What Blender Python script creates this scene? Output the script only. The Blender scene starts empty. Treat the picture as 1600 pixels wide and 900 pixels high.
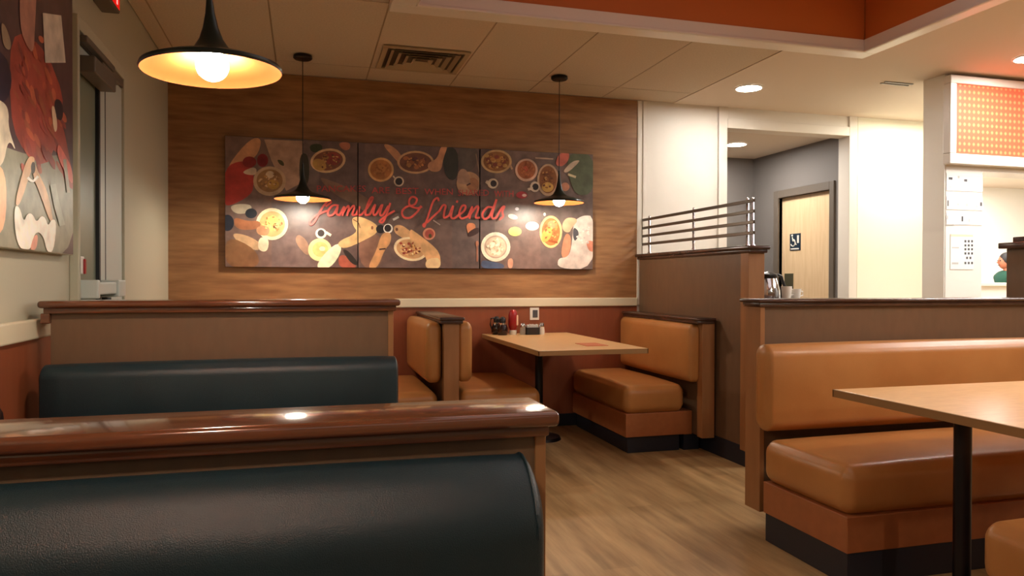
import bpy, bmesh, math, random
from mathutils import Vector, Matrix, Quaternion
random.seed(7)
SC = bpy.context.scene
COL = SC.collection

# ------------------------------------------------------------------ camera
FPX = 1155.0
YAW = math.atan(325 / FPX); PITCH = math.radians(-.55); ROLL = math.radians(.13)
EYE = Vector((0, 0, 1.2))
FW = Vector((math.sin(YAW) * math.cos(PITCH), math.cos(YAW) * math.cos(PITCH), math.sin(PITCH)))
_r = Vector((math.cos(YAW), -math.sin(YAW), 0)); _u = _r.cross(FW)
RT = _r * math.cos(ROLL) + _u * math.sin(ROLL); UP = RT.cross(FW)
cam = bpy.data.cameras.new('camera'); cam.sensor_width = 36; cam.lens = FPX / 1600 * 36
cam.clip_start = .02; cam.clip_end = 60
camo = bpy.data.objects.new('camera', cam); COL.objects.link(camo)
camo.matrix_world = Matrix(((RT.x, UP.x, -FW.x, EYE.x), (RT.y, UP.y, -FW.y, EYE.y), (RT.z, UP.z, -FW.z, EYE.z), (0, 0, 0, 1)))
SC.camera = camo

# ------------------------------------------------------------------ world, lights, exposure
w = bpy.data.worlds.new('world'); SC.world = w; w.use_nodes = True
w.node_tree.nodes['Background'].inputs[0].default_value = (.5, .45, .55, 1)
w.node_tree.nodes['Background'].inputs[1].default_value = .10
SC.view_settings.view_transform = 'Standard'; SC.view_settings.look = 'None'
SC.view_settings.gamma = 1; SC.view_settings.exposure = -0.65
PENDANT_POWER = 430.0     # radiance of the bulbs
DOWN_POWER = 320.0         # radiance of the downlight lenses

def area(name, loc, sx, sy, power, col, rot=(0, 0, 0)):
    l = bpy.data.lights.new(name, 'AREA'); l.shape = 'RECTANGLE'; l.size = sx; l.size_y = sy
    l.energy = power; l.color = col
    o = bpy.data.objects.new(name, l); COL.objects.link(o); o.location = loc; o.rotation_euler = rot
    return o
# unseen stand-in area lights: dining room behind the viewer, servers' area and passage ceilings
area('dining_room_fill', (1.2, -2.6, 2.66), 3.6, 1.6, 22, (1, .94, .89))  # fill in place of the unseen ceiling lamps behind
area('corridor_fill', (4.2, 6.6, 2.57), .5, .5, 20, (1, .95, .88))  # added beside the downlight to brighten corridor walls and door
area('tray_fill', (2.05, 1.3, 3.14), 2.4, 3.6, 30, (1, .95, .90))  # invented source: lights the tray, keeps the space under tables dark
area('board_fill', (5.2, 3.2, 2.70), 1.2, .6, 85, (1, .96, .92))  # unseen fill added to whiten the pass wall and its papers
area('aisle_light', (6.0, 1.6, 2.70), 2.0, 2.0, 95, (1, .93, .88))
area('kitchen_light', (8.8, 7.2, 2.70), 3.5, 3.5, 520, (1, .97, .93))
area('passage_light', (5.45, 5.2, 2.71), .8, .5, 50, (1, .985, .87))

# ------------------------------------------------------------------ materials
def lin(c):
    return tuple(((x / 255) / 12.92 if x / 255 <= .04045 else ((x / 255 + .055) / 1.055) ** 2.4) for x in c) + (1,)

def mat(name, col, rough=.5, metal=0, noise=0, scale=8, stretch=(1, 1, 1), bump=0, bscale=200, col2=None, spec=.5, coat=0, contrast=(.35, .65), sss=0, detail=6):
    m = bpy.data.materials.new(name); m.use_nodes = True
    nt = m.node_tree; b = nt.nodes['Principled BSDF']
    b.inputs['Base Color'].default_value = lin(col); b.inputs['Roughness'].default_value = rough
    b.inputs['Metallic'].default_value = metal; b.inputs['Specular IOR Level'].default_value = spec
    b.inputs['Coat Weight'].default_value = coat; b.inputs['Coat Roughness'].default_value = .08
    tc = nt.nodes.new('ShaderNodeNewGeometry')
    if col2 is not None:
        mp = nt.nodes.new('ShaderNodeMapping'); mp.inputs['Scale'].default_value = stretch
        nt.links.new(tc.outputs['Position'], mp.inputs['Vector'])
        n = nt.nodes.new('ShaderNodeTexNoise'); n.inputs['Scale'].default_value = scale; n.inputs['Detail'].default_value = detail
        nt.links.new(mp.outputs[0], n.inputs['Vector'])
        r = nt.nodes.new('ShaderNodeValToRGB')
        r.color_ramp.elements[0].position = contrast[0]; r.color_ramp.elements[1].position = contrast[1]
        r.color_ramp.elements[0].color = lin(col); r.color_ramp.elements[1].color = lin(col2)
        nt.links.new(n.outputs['Fac'], r.inputs['Fac']); nt.links.new(r.outputs['Color'], b.inputs['Base Color'])
    if bump:
        n = nt.nodes.new('ShaderNodeTexNoise'); n.inputs['Scale'].default_value = bscale; n.inputs['Detail'].default_value = 3
        nt.links.new(tc.outputs['Position'], n.inputs['Vector'])
        bp = nt.nodes.new('ShaderNodeBump'); bp.inputs['Strength'].default_value = bump; bp.inputs['Distance'].default_value = .002
        nt.links.new(n.outputs['Fac'], bp.inputs['Height']); nt.links.new(bp.outputs['Normal'], b.inputs['Normal'])
    return m

def emit(name, col, s):
    m = bpy.data.materials.new(name); m.use_nodes = True; nt = m.node_tree; nt.nodes.clear()
    e = nt.nodes.new('ShaderNodeEmission'); e.inputs[0].default_value = lin(col); e.inputs[1].default_value = s
    o = nt.nodes.new('ShaderNodeOutputMaterial'); nt.links.new(e.outputs[0], o.inputs[0]); return m

M = {}
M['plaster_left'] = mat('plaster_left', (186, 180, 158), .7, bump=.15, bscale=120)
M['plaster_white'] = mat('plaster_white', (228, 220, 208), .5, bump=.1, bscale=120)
M['plaster_cream'] = mat('plaster_cream', (240, 237, 218), .6)
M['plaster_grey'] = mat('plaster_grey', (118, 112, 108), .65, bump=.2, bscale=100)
M['gloss_white'] = mat('gloss_white', (235, 230, 222), .25)
M['tile_wall'] = mat('tile_wall', (244, 240, 230), .2)
M['wood_wall'] = mat('wood_wall', (136, 94, 60), .45, col2=(176, 130, 84), scale=3.0, stretch=(1.2, 1, 9), contrast=(.3, .72), bump=.1, bscale=60, detail=8)
M['wainscot'] = mat('wainscot', (136, 72, 44), .4, col2=(142, 77, 47), scale=30, stretch=(1, 1, .1))
M['rail_paint'] = mat('rail_paint', (226, 212, 182), .4)
M['ceil_tile'] = mat('ceil_tile', (198, 184, 164), .9, col2=(208, 194, 174), scale=90, bump=.3, bscale=260)
M['ceil_grid'] = mat('ceil_grid', (160, 142, 116), .6)
M['drywall'] = mat('drywall', (222, 208, 192), .8, bump=.1, bscale=150)
M['tray_orange'] = mat('tray_orange', (204, 116, 50), .6)
M['tray_trim'] = mat('tray_trim', (238, 232, 224), .3)
M['laminate'] = mat('laminate', (106, 80, 58), .5, col2=(111, 84, 61), scale=30, stretch=(1, 1, .3))
M['laminate_light'] = mat('laminate_light', (150, 102, 62), .45, col2=(160, 110, 68), scale=20, stretch=(1, 1, .15))
M['cap_wood'] = mat('cap_wood', (94, 52, 34), .16, col2=(110, 64, 40), scale=10, stretch=(.6, 6, 6), coat=.6)
M['cap_dark'] = mat('cap_dark', (66, 44, 36), .25, col2=(82, 56, 44), scale=14, stretch=(1, 1, 1))
M['leather_orange'] = mat('leather_orange', (176, 118, 64), .34, col2=(186, 128, 72), scale=5, bump=.25, bscale=260)
M['leather_navy'] = mat('leather_navy', (22, 40, 46), .34, col2=(26, 46, 52), scale=5, bump=.45, bscale=520, spec=.42)
M['seat_rail'] = mat('seat_rail', (158, 94, 54), .4, col2=(166, 100, 58), scale=20)
M['kick'] = mat('kick', (34, 36, 46), .5)
M['table_top'] = mat('table_top', (218, 172, 116), .3, col2=(232, 188, 132), scale=6, stretch=(3, 14, 3), contrast=(.35, .7))
M['table_edge'] = mat('table_edge', (150, 112, 70), .4)
M['black_metal'] = mat('black_metal', (22, 20, 24), .35, metal=.3)
M['shade_black'] = mat('shade_black', (30, 40, 38), .3, metal=.2)
M['copper'] = mat('copper', (196, 100, 50), .42, metal=.5)
M['chrome'] = mat('chrome', (225, 228, 235), .12, metal=1)
M['bar_bronze'] = mat('bar_bronze', (92, 78, 66), .4, metal=.4)
M['door_wood'] = mat('door_wood', (222, 190, 148), .5, col2=(230, 200, 160), scale=6, stretch=(6, 6, .6))
M['frame_grey'] = mat('frame_grey', (104, 94, 84), .45)
M['alum'] = mat('alum', (192, 198, 192), .4, metal=0)
M['dark_gap'] = mat('dark_gap', (20, 20, 24), .6)
M['glass_dark'] = mat('glass_dark', (128, 134, 116), .35)
M['red_plastic'] = mat('red_plastic', (150, 26, 28), .3)
M['white_plastic'] = mat('white_plastic', (232, 226, 215), .4)
M['black_plastic'] = mat('black_plastic', (24, 20, 20), .35)
M['syrup'] = mat('syrup', (38, 18, 14), .15)
M['paper'] = mat('paper', (236, 234, 228), .8)
M['ink'] = mat('ink', (78, 78, 82), .8)
M['ink_light'] = mat('ink_light', (190, 188, 184), .8)
M['peach'] = mat('peach', (244, 205, 178), .8)
M['sign_navy'] = mat('sign_navy', (22, 44, 62), .4)
M['plate_steel'] = mat('plate_steel', (104, 100, 78), .35, metal=.6)
M['kitchen_white'] = mat('kitchen_white', (240, 238, 230), .5)
M['skin'] = mat('skin', (170, 100, 72), .6)
M['hair'] = mat('hair', (18, 10, 12), .6)
M['shirt_green'] = mat('shirt_green', (10, 66, 50), .8)
M['trousers'] = mat('trousers', (34, 34, 40), .8)
M['menu_red'] = mat('menu_red', (205, 110, 70), .4)
M['vent_metal'] = mat('vent_metal', (172, 154, 124), .5)
M['bulb'] = emit('bulb', (255, 246, 226), PENDANT_POWER)
M['down_lens'] = emit('down_lens', (255, 248, 238), DOWN_POWER)
M['exit_red'] = emit('exit_red', (255, 30, 20), 1.2)
M['exit_letter'] = emit('exit_letter', (255, 150, 140), 2.2)

# clear glass of the shakers
m = mat('shaker_glass', (210, 205, 195), .1); m.node_tree.nodes['Principled BSDF'].inputs['Transmission Weight'].default_value = .6; M['shaker_glass'] = m

# floor: vinyl planks running away from the viewer
def floor_mat():
    m = bpy.data.materials.new('floor_planks'); m.use_nodes = True; nt = m.node_tree; b = nt.nodes['Principled BSDF']
    g = nt.nodes.new('ShaderNodeNewGeometry')
    mp = nt.nodes.new('ShaderNodeMapping'); mp.inputs['Rotation'].default_value = (0, 0, math.pi / 2)
    nt.links.new(g.outputs['Position'], mp.inputs['Vector'])
    br = nt.nodes.new('ShaderNodeTexBrick'); br.inputs['Scale'].default_value = 1; br.inputs['Brick Width'].default_value = 1.2
    br.inputs['Row Height'].default_value = .15; br.inputs['Mortar Size'].default_value = .0012; br.offset = .37
    br.inputs['Color1'].default_value = (.25, .25, .25, 1); br.inputs['Color2'].default_value = (.75, .75, .75, 1); br.inputs['Mortar'].default_value = (.3, .3, .3, 1)
    nt.links.new(mp.outputs[0], br.inputs['Vector'])
    m2 = nt.nodes.new('ShaderNodeMapping'); m2.inputs['Scale'].default_value = (9, .9, 1); nt.links.new(g.outputs['Position'], m2.inputs['Vector'])
    n = nt.nodes.new('ShaderNodeTexNoise'); n.inputs['Scale'].default_value = 1.6; n.inputs['Detail'].default_value = 7; n.inputs['Roughness'].default_value = .6
    nt.links.new(m2.outputs[0], n.inputs['Vector'])
    mx = nt.nodes.new('ShaderNodeMix'); mx.data_type = 'FLOAT'; mx.inputs[0].default_value = .22
    nt.links.new(n.outputs['Fac'], mx.inputs[2]); nt.links.new(br.outputs['Color'], mx.inputs[3])
    r = nt.nodes.new('ShaderNodeValToRGB'); e = r.color_ramp.elements
    e[0].position = .3; e[0].color = lin((130, 100, 61)); e[1].position = .68; e[1].color = lin((196, 163, 114))
    nt.links.new(mx.outputs[0], r.inputs['Fac']); nt.links.new(r.outputs['Color'], b.inputs['Base Color'])
    b.inputs['Roughness'].default_value = .42
    return m
M['floor'] = floor_mat()

# flat print: colour from the mesh's own colour attribute, softened by a fine print grain
def print_mat():
    m = bpy.data.materials.new('flat_print'); m.use_nodes = True; nt = m.node_tree; b = nt.nodes['Principled BSDF']
    a = nt.nodes.new('ShaderNodeVertexColor'); a.layer_name = 'Col'
    g = nt.nodes.new('ShaderNodeNewGeometry'); n = nt.nodes.new('ShaderNodeTexNoise'); n.inputs['Scale'].default_value = 14; n.inputs['Detail'].default_value = 6
    nt.links.new(g.outputs['Position'], n.inputs['Vector'])
    r = nt.nodes.new('ShaderNodeMapRange'); r.inputs[1].default_value = .3; r.inputs[2].default_value = .7; r.inputs[3].default_value = 1.0; r.inputs[4].default_value = 1.65
    nt.links.new(n.outputs['Fac'], r.inputs[0])
    mx = nt.nodes.new('ShaderNodeVectorMath'); mx.operation = 'SCALE'
    nt.links.new(a.outputs['Color'], mx.inputs[0]); nt.links.new(r.outputs[0], mx.inputs['Scale'])
    nt.links.new(mx.outputs[0], b.inputs['Base Color']); b.inputs['Roughness'].default_value = .38
    return m
M['print'] = print_mat()

# backlit orange board: rows of dots
def board_mat():
    m = bpy.data.materials.new('orange_dots'); m.use_nodes = True; nt = m.node_tree; b = nt.nodes['Principled BSDF']
    g = nt.nodes.new('ShaderNodeNewGeometry'); sp = nt.nodes.new('ShaderNodeSeparateXYZ'); nt.links.new(g.outputs['Position'], sp.inputs[0])
    outs = []
    for ch, k in (('X', .043), ('Z', .048)):
        q = nt.nodes.new('ShaderNodeMath'); q.operation = 'MULTIPLY'; q.inputs[1].default_value = 2 * math.pi / k; nt.links.new(sp.outputs[ch], q.inputs[0])
        s = nt.nodes.new('ShaderNodeMath'); s.operation = 'SINE'; nt.links.new(q.outputs[0], s.inputs[0]); outs.append(s)
    ad = nt.nodes.new('ShaderNodeMath'); ad.operation = 'ADD'; nt.links.new(outs[0].outputs[0], ad.inputs[0]); nt.links.new(outs[1].outputs[0], ad.inputs[1])
    mr = nt.nodes.new('ShaderNodeMapRange'); mr.inputs[1].default_value = .3; mr.inputs[2].default_value = 1.8
    nt.links.new(ad.outputs[0], mr.inputs[0])
    mx = nt.nodes.new('ShaderNodeMix'); mx.data_type = 'RGBA'; mx.inputs[6].default_value = lin((244, 92, 62)); mx.inputs[7].default_value = lin((255, 142, 92))
    nt.links.new(mr.outputs[0], mx.inputs[0])
    nt.links.new(mx.outputs[2], b.inputs['Base Color']); nt.links.new(mx.outputs[2], b.inputs['Emission Color'])
    b.inputs['Emission Strength'].default_value = .75; b.inputs['Roughness'].default_value = .4
    return m
M['board'] = board_mat()

# ------------------------------------------------------------------ helpers
def link(name, bm, m, parent=None, smooth=False, auto=True):
    me = bpy.data.meshes.new(name)
    if parent is not None:
        L = parent['_w']; bmesh.ops.translate(bm, verts=bm.verts, vec=(-L[0], -L[1], -L[2]))
    bmesh.ops.recalc_face_normals(bm, faces=bm.faces)
    for f in bm.faces: f.smooth = smooth
    bm.to_mesh(me); bm.free()
    for mm in (m if isinstance(m, (list, tuple)) else [m]): me.materials.append(M[mm] if isinstance(mm, str) else mm)
    o = bpy.data.objects.new(name, me); COL.objects.link(o)
    if parent is not None:
        o.parent = parent; o['_w'] = list(parent['_w'])
    else: o['_w'] = [0, 0, 0]
    if smooth and auto:
        try: me.set_sharp_from_angle(angle=math.radians(38))
        except Exception: pass
    return o

def tag(o, label, cat, group=None, kind=None):
    if label: o['label'] = label
    if cat: o['category'] = cat
    if group: o['group'] = group
    if kind: o['kind'] = kind
    return o

def thing(name, loc, label, cat, group=None):
    o = bpy.data.objects.new(name, None); COL.objects.link(o); o.location = loc; o.empty_display_size = .1
    o['_w'] = list(loc); return tag(o, label, cat, group)

def struct(name, bm, m, parent=None, smooth=False):
    o = link(name, bm, m, parent, smooth)
    if parent is None: o['kind'] = 'structure'
    return o

def box(x0, x1, y0, y1, z0, z1, bev=0, seg=2, bm=None):
    t = bmesh.new(); bmesh.ops.create_cube(t, size=1)
    for v in t.verts: v.co = Vector((x0 + (v.co.x + .5) * (x1 - x0), y0 + (v.co.y + .5) * (y1 - y0), z0 + (v.co.z + .5) * (z1 - z0)))
    if bev: bmesh.ops.bevel(t, geom=t.edges[:] , offset=bev, segments=seg, affect='EDGES', profile=.5)
    if bm is None: return t
    me = bpy.data.meshes.new('t'); t.to_mesh(me); t.free(); bm.from_mesh(me); bpy.data.meshes.remove(me); return bm

def boxes(lst, bev=0, seg=2):
    bm = bmesh.new()
    for b in lst: box(*b, bev=bev, seg=seg, bm=bm)
    return bm

def cushion(x0, x1, y0, y1, z0, z1, r=(.04, .04, .04), puff=(0, 0, 0), n=(18, 12, 10), slant=None):
    """rounded, slightly swollen upholstery block; puff swells each axis' faces"""
    bm = bmesh.new(); c = Vector(((x0 + x1) / 2, (y0 + y1) / 2, (z0 + z1) / 2)); h = Vector(((x1 - x0) / 2, (y1 - y0) / 2, (z1 - z0) / 2))
    R = [min(r[i], h[i] * .999) for i in range(3)]
    cache = {}
    def vert(u):
        key = tuple(round(a, 5) for a in u)
        if key in cache: return cache[key]
        p = [u[i] * h[i] for i in range(3)]; inn = [max(-(h[i] - R[i]), min(h[i] - R[i], p[i])) for i in range(3)]
        d = [(p[i] - inn[i]) / R[i] for i in range(3)]; L = math.sqrt(sum(a * a for a in d))
        q = [inn[i] + (d[i] / L * R[i] if L > 1e-9 else 0) for i in range(3)]
        for i in range(3):
            if puff[i]:
                j, k = (i + 1) % 3, (i + 2) % 3
                q[i] += puff[i] * (u[i]) * max(0, 1 - u[j] ** 2) ** .6 * max(0, 1 - u[k] ** 2) ** .6
        v = bm.verts.new(c + Vector(q)); cache[key] = v; return v
    def par(i, N, hh, RR):    # denser near the rounded ends
        t = i / N
        e = RR / hh; k = 4
        # k steps in each rounded zone
        if i <= k: return -1 + e * (1 - math.cos(math.pi / 2 * i / k)) if False else -1 + e * i / k
        if i >= N - k: return 1 - e * (N - i) / k
        return -1 + e + (2 - 2 * e) * (i - k) / (N - 2 * k)
    P = [[par(i, n[a], h[a], R[a]) for i in range(n[a] + 1)] for a in range(3)]
    for a in range(3):
        b, cc = (a + 1) % 3, (a + 2) % 3
        for s in (-1, 1):
            for i in range(n[b]):
                for j in range(n[cc]):
                    quad = []
                    for (ii, jj) in ((i, j), (i + 1, j), (i + 1, j + 1), (i, j + 1)):
                        u = [0, 0, 0]; u[a] = s; u[b] = P[b][ii]; u[cc] = P[cc][jj]; quad.append(vert(u))
                    if len(set(quad)) >= 3:
                        try: bm.faces.new(quad)
                        except ValueError: pass
    if slant:
        for v in bm.verts: slant(v)
    return bm

def lathe(cx, cy, prof, seg=32, bm=None, close=False):
    bm = bm or bmesh.new(); rings = []
    for (r, z) in prof:
        if r < 1e-6: rings.append([bm.verts.new((cx, cy, z))])
        else: rings.append([bm.verts.new((cx + r * math.cos(2 * math.pi * k / seg), cy + r * math.sin(2 * math.pi * k / seg), z)) for k in range(seg)])
    for a, b in zip(rings, rings[1:]):
        for k in range(seg):
            k2 = (k + 1) % seg
            if len(a) == 1 and len(b) == 1: continue
            if len(a) == 1: bm.faces.new((a[0], b[k], b[k2]))
            elif len(b) == 1: bm.faces.new((a[k], a[k2], b[0]))
            else: bm.faces.new((a[k], a[k2], b[k2], b[k]))
    return bm

def tube(pts, r, seg=10, bm=None, caps=True):
    bm = bm or bmesh.new(); pts = [Vector(p) for p in pts]; rings = []
    ref = Vector((0, 0, 1))
    for i, p in enumerate(pts):
        d = (pts[min(i + 1, len(pts) - 1)] - pts[max(i - 1, 0)]).normalized()
        if abs(d.dot(ref)) > .95: s = d.cross(Vector((1, 0, 0))).normalized()
        else: s = d.cross(ref).normalized()
        t = d.cross(s); rr = r[i] if isinstance(r, (list, tuple)) else r
        rings.append([bm.verts.new(p + rr * (s * math.cos(2 * math.pi * k / seg) + t * math.sin(2 * math.pi * k / seg))) for k in range(seg)])
    for a, b in zip(rings, rings[1:]):
        for k in range(seg): bm.faces.new((a[k], a[(k + 1) % seg], b[(k + 1) % seg], b[k]))
    if caps: bm.faces.new(rings[0]); bm.faces.new(rings[-1][::-1])
    return bm

def copy_tree(o, loc=None, label=None, group=None):
    r = o.copy(); COL.objects.link(r)
    if loc is not None:
        r.location = loc
    if label: r['label'] = label
    if group: r['group'] = group
    for ch in [c for c in bpy.data.objects if c.parent is o]:
        c = ch.copy(); COL.objects.link(c); c.parent = r
        for g in [c2 for c2 in bpy.data.objects if c2.parent is ch]:
            d = g.copy(); COL.objects.link(d); d.parent = c
    return r

# ------------------------------------------------------------------ the setting
BACK = 5.80; LEFT = -.94; CEIL = 2.74
struct('floor', box(-1.1, 13, -4.1, 10.2, -.1, 0), 'floor')
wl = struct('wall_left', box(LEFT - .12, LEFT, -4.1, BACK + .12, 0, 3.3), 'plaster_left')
wb = struct('wall_back', boxes([(LEFT, 3.60, BACK, BACK + .12, 0, 3.3), (3.60, 4.90, BACK, BACK + .12, 2.56, 3.3), (4.90, 6.30, BACK, BACK + .12, 0, 3.3)]), 'plaster_white')
link('wood_cladding', box(LEFT, 2.735, BACK - .012, BACK, 1.059, CEIL - .001), 'wood_wall', wb)
link('cream_panel', box(4.99, 6.30, BACK - .006, BACK, 0, CEIL - .001), 'plaster_cream', wb)
struct('wall_front', box(-1.1, 13, -4.2, -4.1, 0, 3.3), 'plaster_left')
struct('wall_right', box(13, 13.1, -4.2, 10.2, 0, 3.3), 'kitchen_white')
struct('wall_kitchen', boxes([(6.2, 6.3, BACK + .12, 9.6, 0, 3.3), (6.2, 13.1, 9.5, 9.6, 0, 3.3)]), 'kitchen_white')
# servers' wall with the framed board; opening on its right
wp = struct('wall_pass', boxes([(4.58, 4.92, 4.41, 4.62, 0, CEIL), (4.92, 9.5, 4.41, 4.62, 2.03, CEIL), (9.5, 13, 4.41, 4.62, 0, CEIL)]), 'gloss_white')
link('end_panel', box(4.572, 4.58, 4.415, 4.615, 0, CEIL - .001), 'tile_wall', wp)
# corridor to the washroom
struct('wall_corridor', boxes([(4.90, 5.0, BACK + .12, 6.05, 0, 2.7), (4.90, 5.0, 6.05, 6.85, 2.09, 2.7), (4.90, 5.0, 6.85, 7.42, 0, 2.7),
                               (3.40, 4.90, 7.32, 7.42, 0, 2.7), (3.38, 3.48, BACK + .12, 7.42, 0, 2.7)]), 'plaster_grey')
struct('ceiling_corridor', box(3.38, 5.0, BACK + .01, 7.42, 2.585, 2.68), 'drywall')
# casing of the opening
struct('trim_opening', boxes([(3.515, 3.60, BACK - .02, BACK + .13, 0, CEIL - .001), (4.885, 4.975, BACK - .02, BACK + .13, 0, CEIL - .001), (3.60, 4.885, BACK - .02, BACK + .13, 2.555, 2.64)], .004), 'plaster_white')
struct('trim_corner', boxes([(2.735, 2.775, BACK - .018, BACK, 1.0, CEIL - .001), (2.79, 2.82, BACK - .010, BACK, 1.0, CEIL - .001)], .004), 'plaster_white')
# chair rail, wainscot
struct('trim_rail', boxes([(LEFT, 2.735, BACK - .03, BACK, .990, 1.060), (LEFT, LEFT + .03, -4.0, 3.46, .990, 1.060), (LEFT, LEFT + .03, 4.50, BACK - .03, .990, 1.060)], .006), 'rail_paint')
struct('trim_wainscot', boxes([(LEFT, 2.735, BACK - .015, BACK, 0.1, .99), (LEFT, LEFT + .015, -4.0, 3.46, 0.1, .99), (LEFT, LEFT + .015, 4.50, BACK - .015, .1, .99)]), 'wainscot')
struct('baseboard_back', box(LEFT + .02, 2.735, BACK - .02, BACK, 0, .1), 'kick')
struct('baseboard_left', box(LEFT, LEFT + .02, -4.0, 3.46, 0, .1), 'kick')

# --- ceiling: lay-in tiles, drywall, raised tray
TX0, TX1, TY0, TY1 = .457, 3.62, -1.6, 4.168      # tray trim outer
DR = 3.077
cl = struct('ceiling', boxes([(DR, 3.62, TY1, BACK, CEIL, CEIL + .04), (3.62, 13, -4.1, BACK, CEIL, CEIL + .04), (6.2, 13, BACK, 9.6, CEIL, CEIL + .04),
                              (LEFT, TX0, -4.1, BACK, CEIL + .03, CEIL + .05), (TX0, DR, TY1, BACK, CEIL + .03, CEIL + .05), (TX0, 3.62, -4.1, TY0, CEIL + .03, CEIL + .05)]), 'drywall')
xs = [LEFT, -.84, -.19, .46, 1.11, 1.76, 2.41, DR]; ys = [-4.1, -3.64, -2.34, -1.04, .26, 1.56, 2.86, 4.16, 5.46, BACK]
grid = []
for i in range(len(xs) - 1):
    for j in range(len(ys) - 1):
        x0, x1, y0, y1 = xs[i], xs[i + 1], ys[j], ys[j + 1]
        if x0 >= .45 and y1 <= 4.2 and y0 >= -2.0: continue
        if x1 - x0 < .03: continue
        link('ceiling_tile', box(x0 + .005, x1 - .005, y0 + .005, y1 - .005, CEIL + .004 , CEIL + .028), 'ceil_tile', cl)
for x in xs[1:-1]:
    top = -4.1
    if x > .5: grid.append((x - .005, x + .005, TY1, BACK, CEIL + .0055, CEIL + .03)); grid.append((x - .005, x + .005, -4.1, TY0, CEIL + .0055, CEIL + .03))
    else: grid.append((x - .005, x + .005, -4.1, BACK, CEIL + .0055, CEIL + .03))
for y in ys[1:-1]:
    if y > 4.3 : grid.append((LEFT, DR, y - .005, y + .005, CEIL + .0055, CEIL + .03))
    else: grid.append((LEFT, TX0, y - .005, y + .005, CEIL + .0055, CEIL + .03))
link('ceiling_grid', boxes(grid), 'ceil_grid', cl)
# tray
ty = 4.05; tx0 = .59; tx1 = 3.53
struct('trim_tray', boxes([(TX0, TX1, ty, TY1, 2.70, 2.785), (TX0, tx0, TY0, ty, 2.70, 2.785), (tx1, TX1, TY0, ty, 2.70, 2.785), (TX0, TX1, TY0, TY0 + .1, 2.70, 2.785)], .003), 'tray_trim')
struct('trim_tray_bead', boxes([(tx0, tx1, ty - .012, ty, 2.700, 2.716), (tx0, tx0 + .012, TY0 + .1, ty, 2.700, 2.716), (tx1 - .012, tx1, TY0 + .1, ty, 2.700, 2.716)], .004), 'tray_trim')
struct('ceiling_tray', boxes([(TX0, TX1, ty + .01, TY1 - .02, 2.785, 3.16), (tx0 - .03, tx0 - .01, TY0, ty, 2.785, 3.16), (tx1 + .01, tx1 + .05, TY0, ty, 2.785, 3.16),
                              (TX0, TX1, TY0, TY0 + .05, 2.785, 3.16), (TX0, TX1, TY0, TY1, 3.16, 3.2)]), 'tray_orange')

# --- exit door on the left wall
XL = LEFT
d1 = struct('door_1', boxes([(XL, XL + .022, 3.95, 4.285, 0, 2.20), (XL, XL + .022, 3.48, 3.95, 0, .25), (XL, XL + .022, 3.845, 3.945, .25, 2.12), (XL, XL + .022, 3.50, 3.95, 2.12, 2.20)], .003), 'alum')
link('glass_pane', box(XL + .004, XL + .010, 3.50, 3.825, .25, 2.12), 'glass_dark', d1)
link('gasket', boxes([(XL + .004, XL + .026, 3.822, 3.846, .25, 2.12), (XL + .004, XL + .0235, 3.944, 3.952, .0, 2.20)]), 'dark_gap', d1)
link('door_closer', boxes([(XL + .02, XL + .09, 3.50, 3.86, 2.08, 2.15), (XL + .03, XL + .07, 3.72, 4.05, 2.16, 2.185), (XL + .03, XL + .06, 3.50, 3.98, 2.205, 2.235)], .006), 'frame_grey', d1)
pb = link('push_bar', boxes([(XL + .05, XL + .09, 3.52, 3.86, 1.135, 1.19), (XL + .02, XL + .10, 3.86, 4.00, 1.12, 1.20), (XL + .02, XL + .10, 3.49, 3.53, 1.12, 1.20)], .006), 'alum', d1)
link('bolt', lathe(XL + .06, 3.80, [(0, 1.12), (.02, 1.12), (.022, 1.10), (.018, 1.075), (0, 1.07)], 14), 'black_plastic', d1, True)
struct('trim_door', boxes([(XL, XL + .035, 4.285, 4.37, 0, 2.31), (XL, XL + .025, 4.375, 4.47, 0, 2.31), (XL, XL + .035, 3.46, 3.49, 0, 2.31), (XL, XL + .035, 3.49, 4.285, 2.25, 2.31)], .004), 'plaster_left')
struct('trim_door_head', boxes([(XL, XL + .03, 3.49, 4.285, 2.205, 2.25)], .004), 'frame_grey')

# alarm pull box beside the door edge
t = thing('pull_station', (XL + .05, 3.44, 1.2), 'small beige alarm box with a red edge beside the exit door', 'alarm')
link('housing', box(XL, XL + .035, 3.475, 3.545, 1.225, 1.30, .004), 'white_plastic', t)
link('handle', box(XL + .035, XL + .043, 3.525, 3.545, 1.225, 1.29, .003), 'red_plastic', t)

# exit sign
t = thing('exit_sign', (XL + .05, 4.1, 2.5), 'red lit EXIT sign high on the wall above the door', 'sign')
SX = -.86
link('housing', box(XL, SX, 3.66, 3.985, 2.49, 2.72, .006), 'frame_grey', t)
link('lit_face', box(SX, SX + .002, 3.675, 3.97, 2.505, 2.705), 'exit_red', t)
def strokes(lst, plane, off, th):
    """bars in a plane; each bar = (a0,a1,b0,b1) ; plane 'x' -> a is y, b is z"""
    bm = bmesh.new()
    for a0, a1, b0, b1 in lst:
        if plane == 'x': box(off, off + th, a0, a1, b0, b1, bm=bm)
        else: box(a0, a1, off - th, off, b0, b1, bm=bm)
    return bm
L = []; z0, z1 = 2.515, 2.695; wst = .016
y = 3.685; L += [(y, y + wst, z0, z1), (y, y + .06, z0, z0 + wst), (y, y + .06, z1 - wst, z1), (y, y + .05, (z0 + z1) / 2 - wst / 2, (z0 + z1) / 2 + wst / 2)]
y = 3.83; L += [(y, y + wst, z0, z1)]
y = 3.872; L += [(y + .035, y + .035 + wst, z0, z1), (y, y + .088, z1 - wst, z1)]
bm = strokes(L, 'x', SX + .002, .003)
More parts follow.
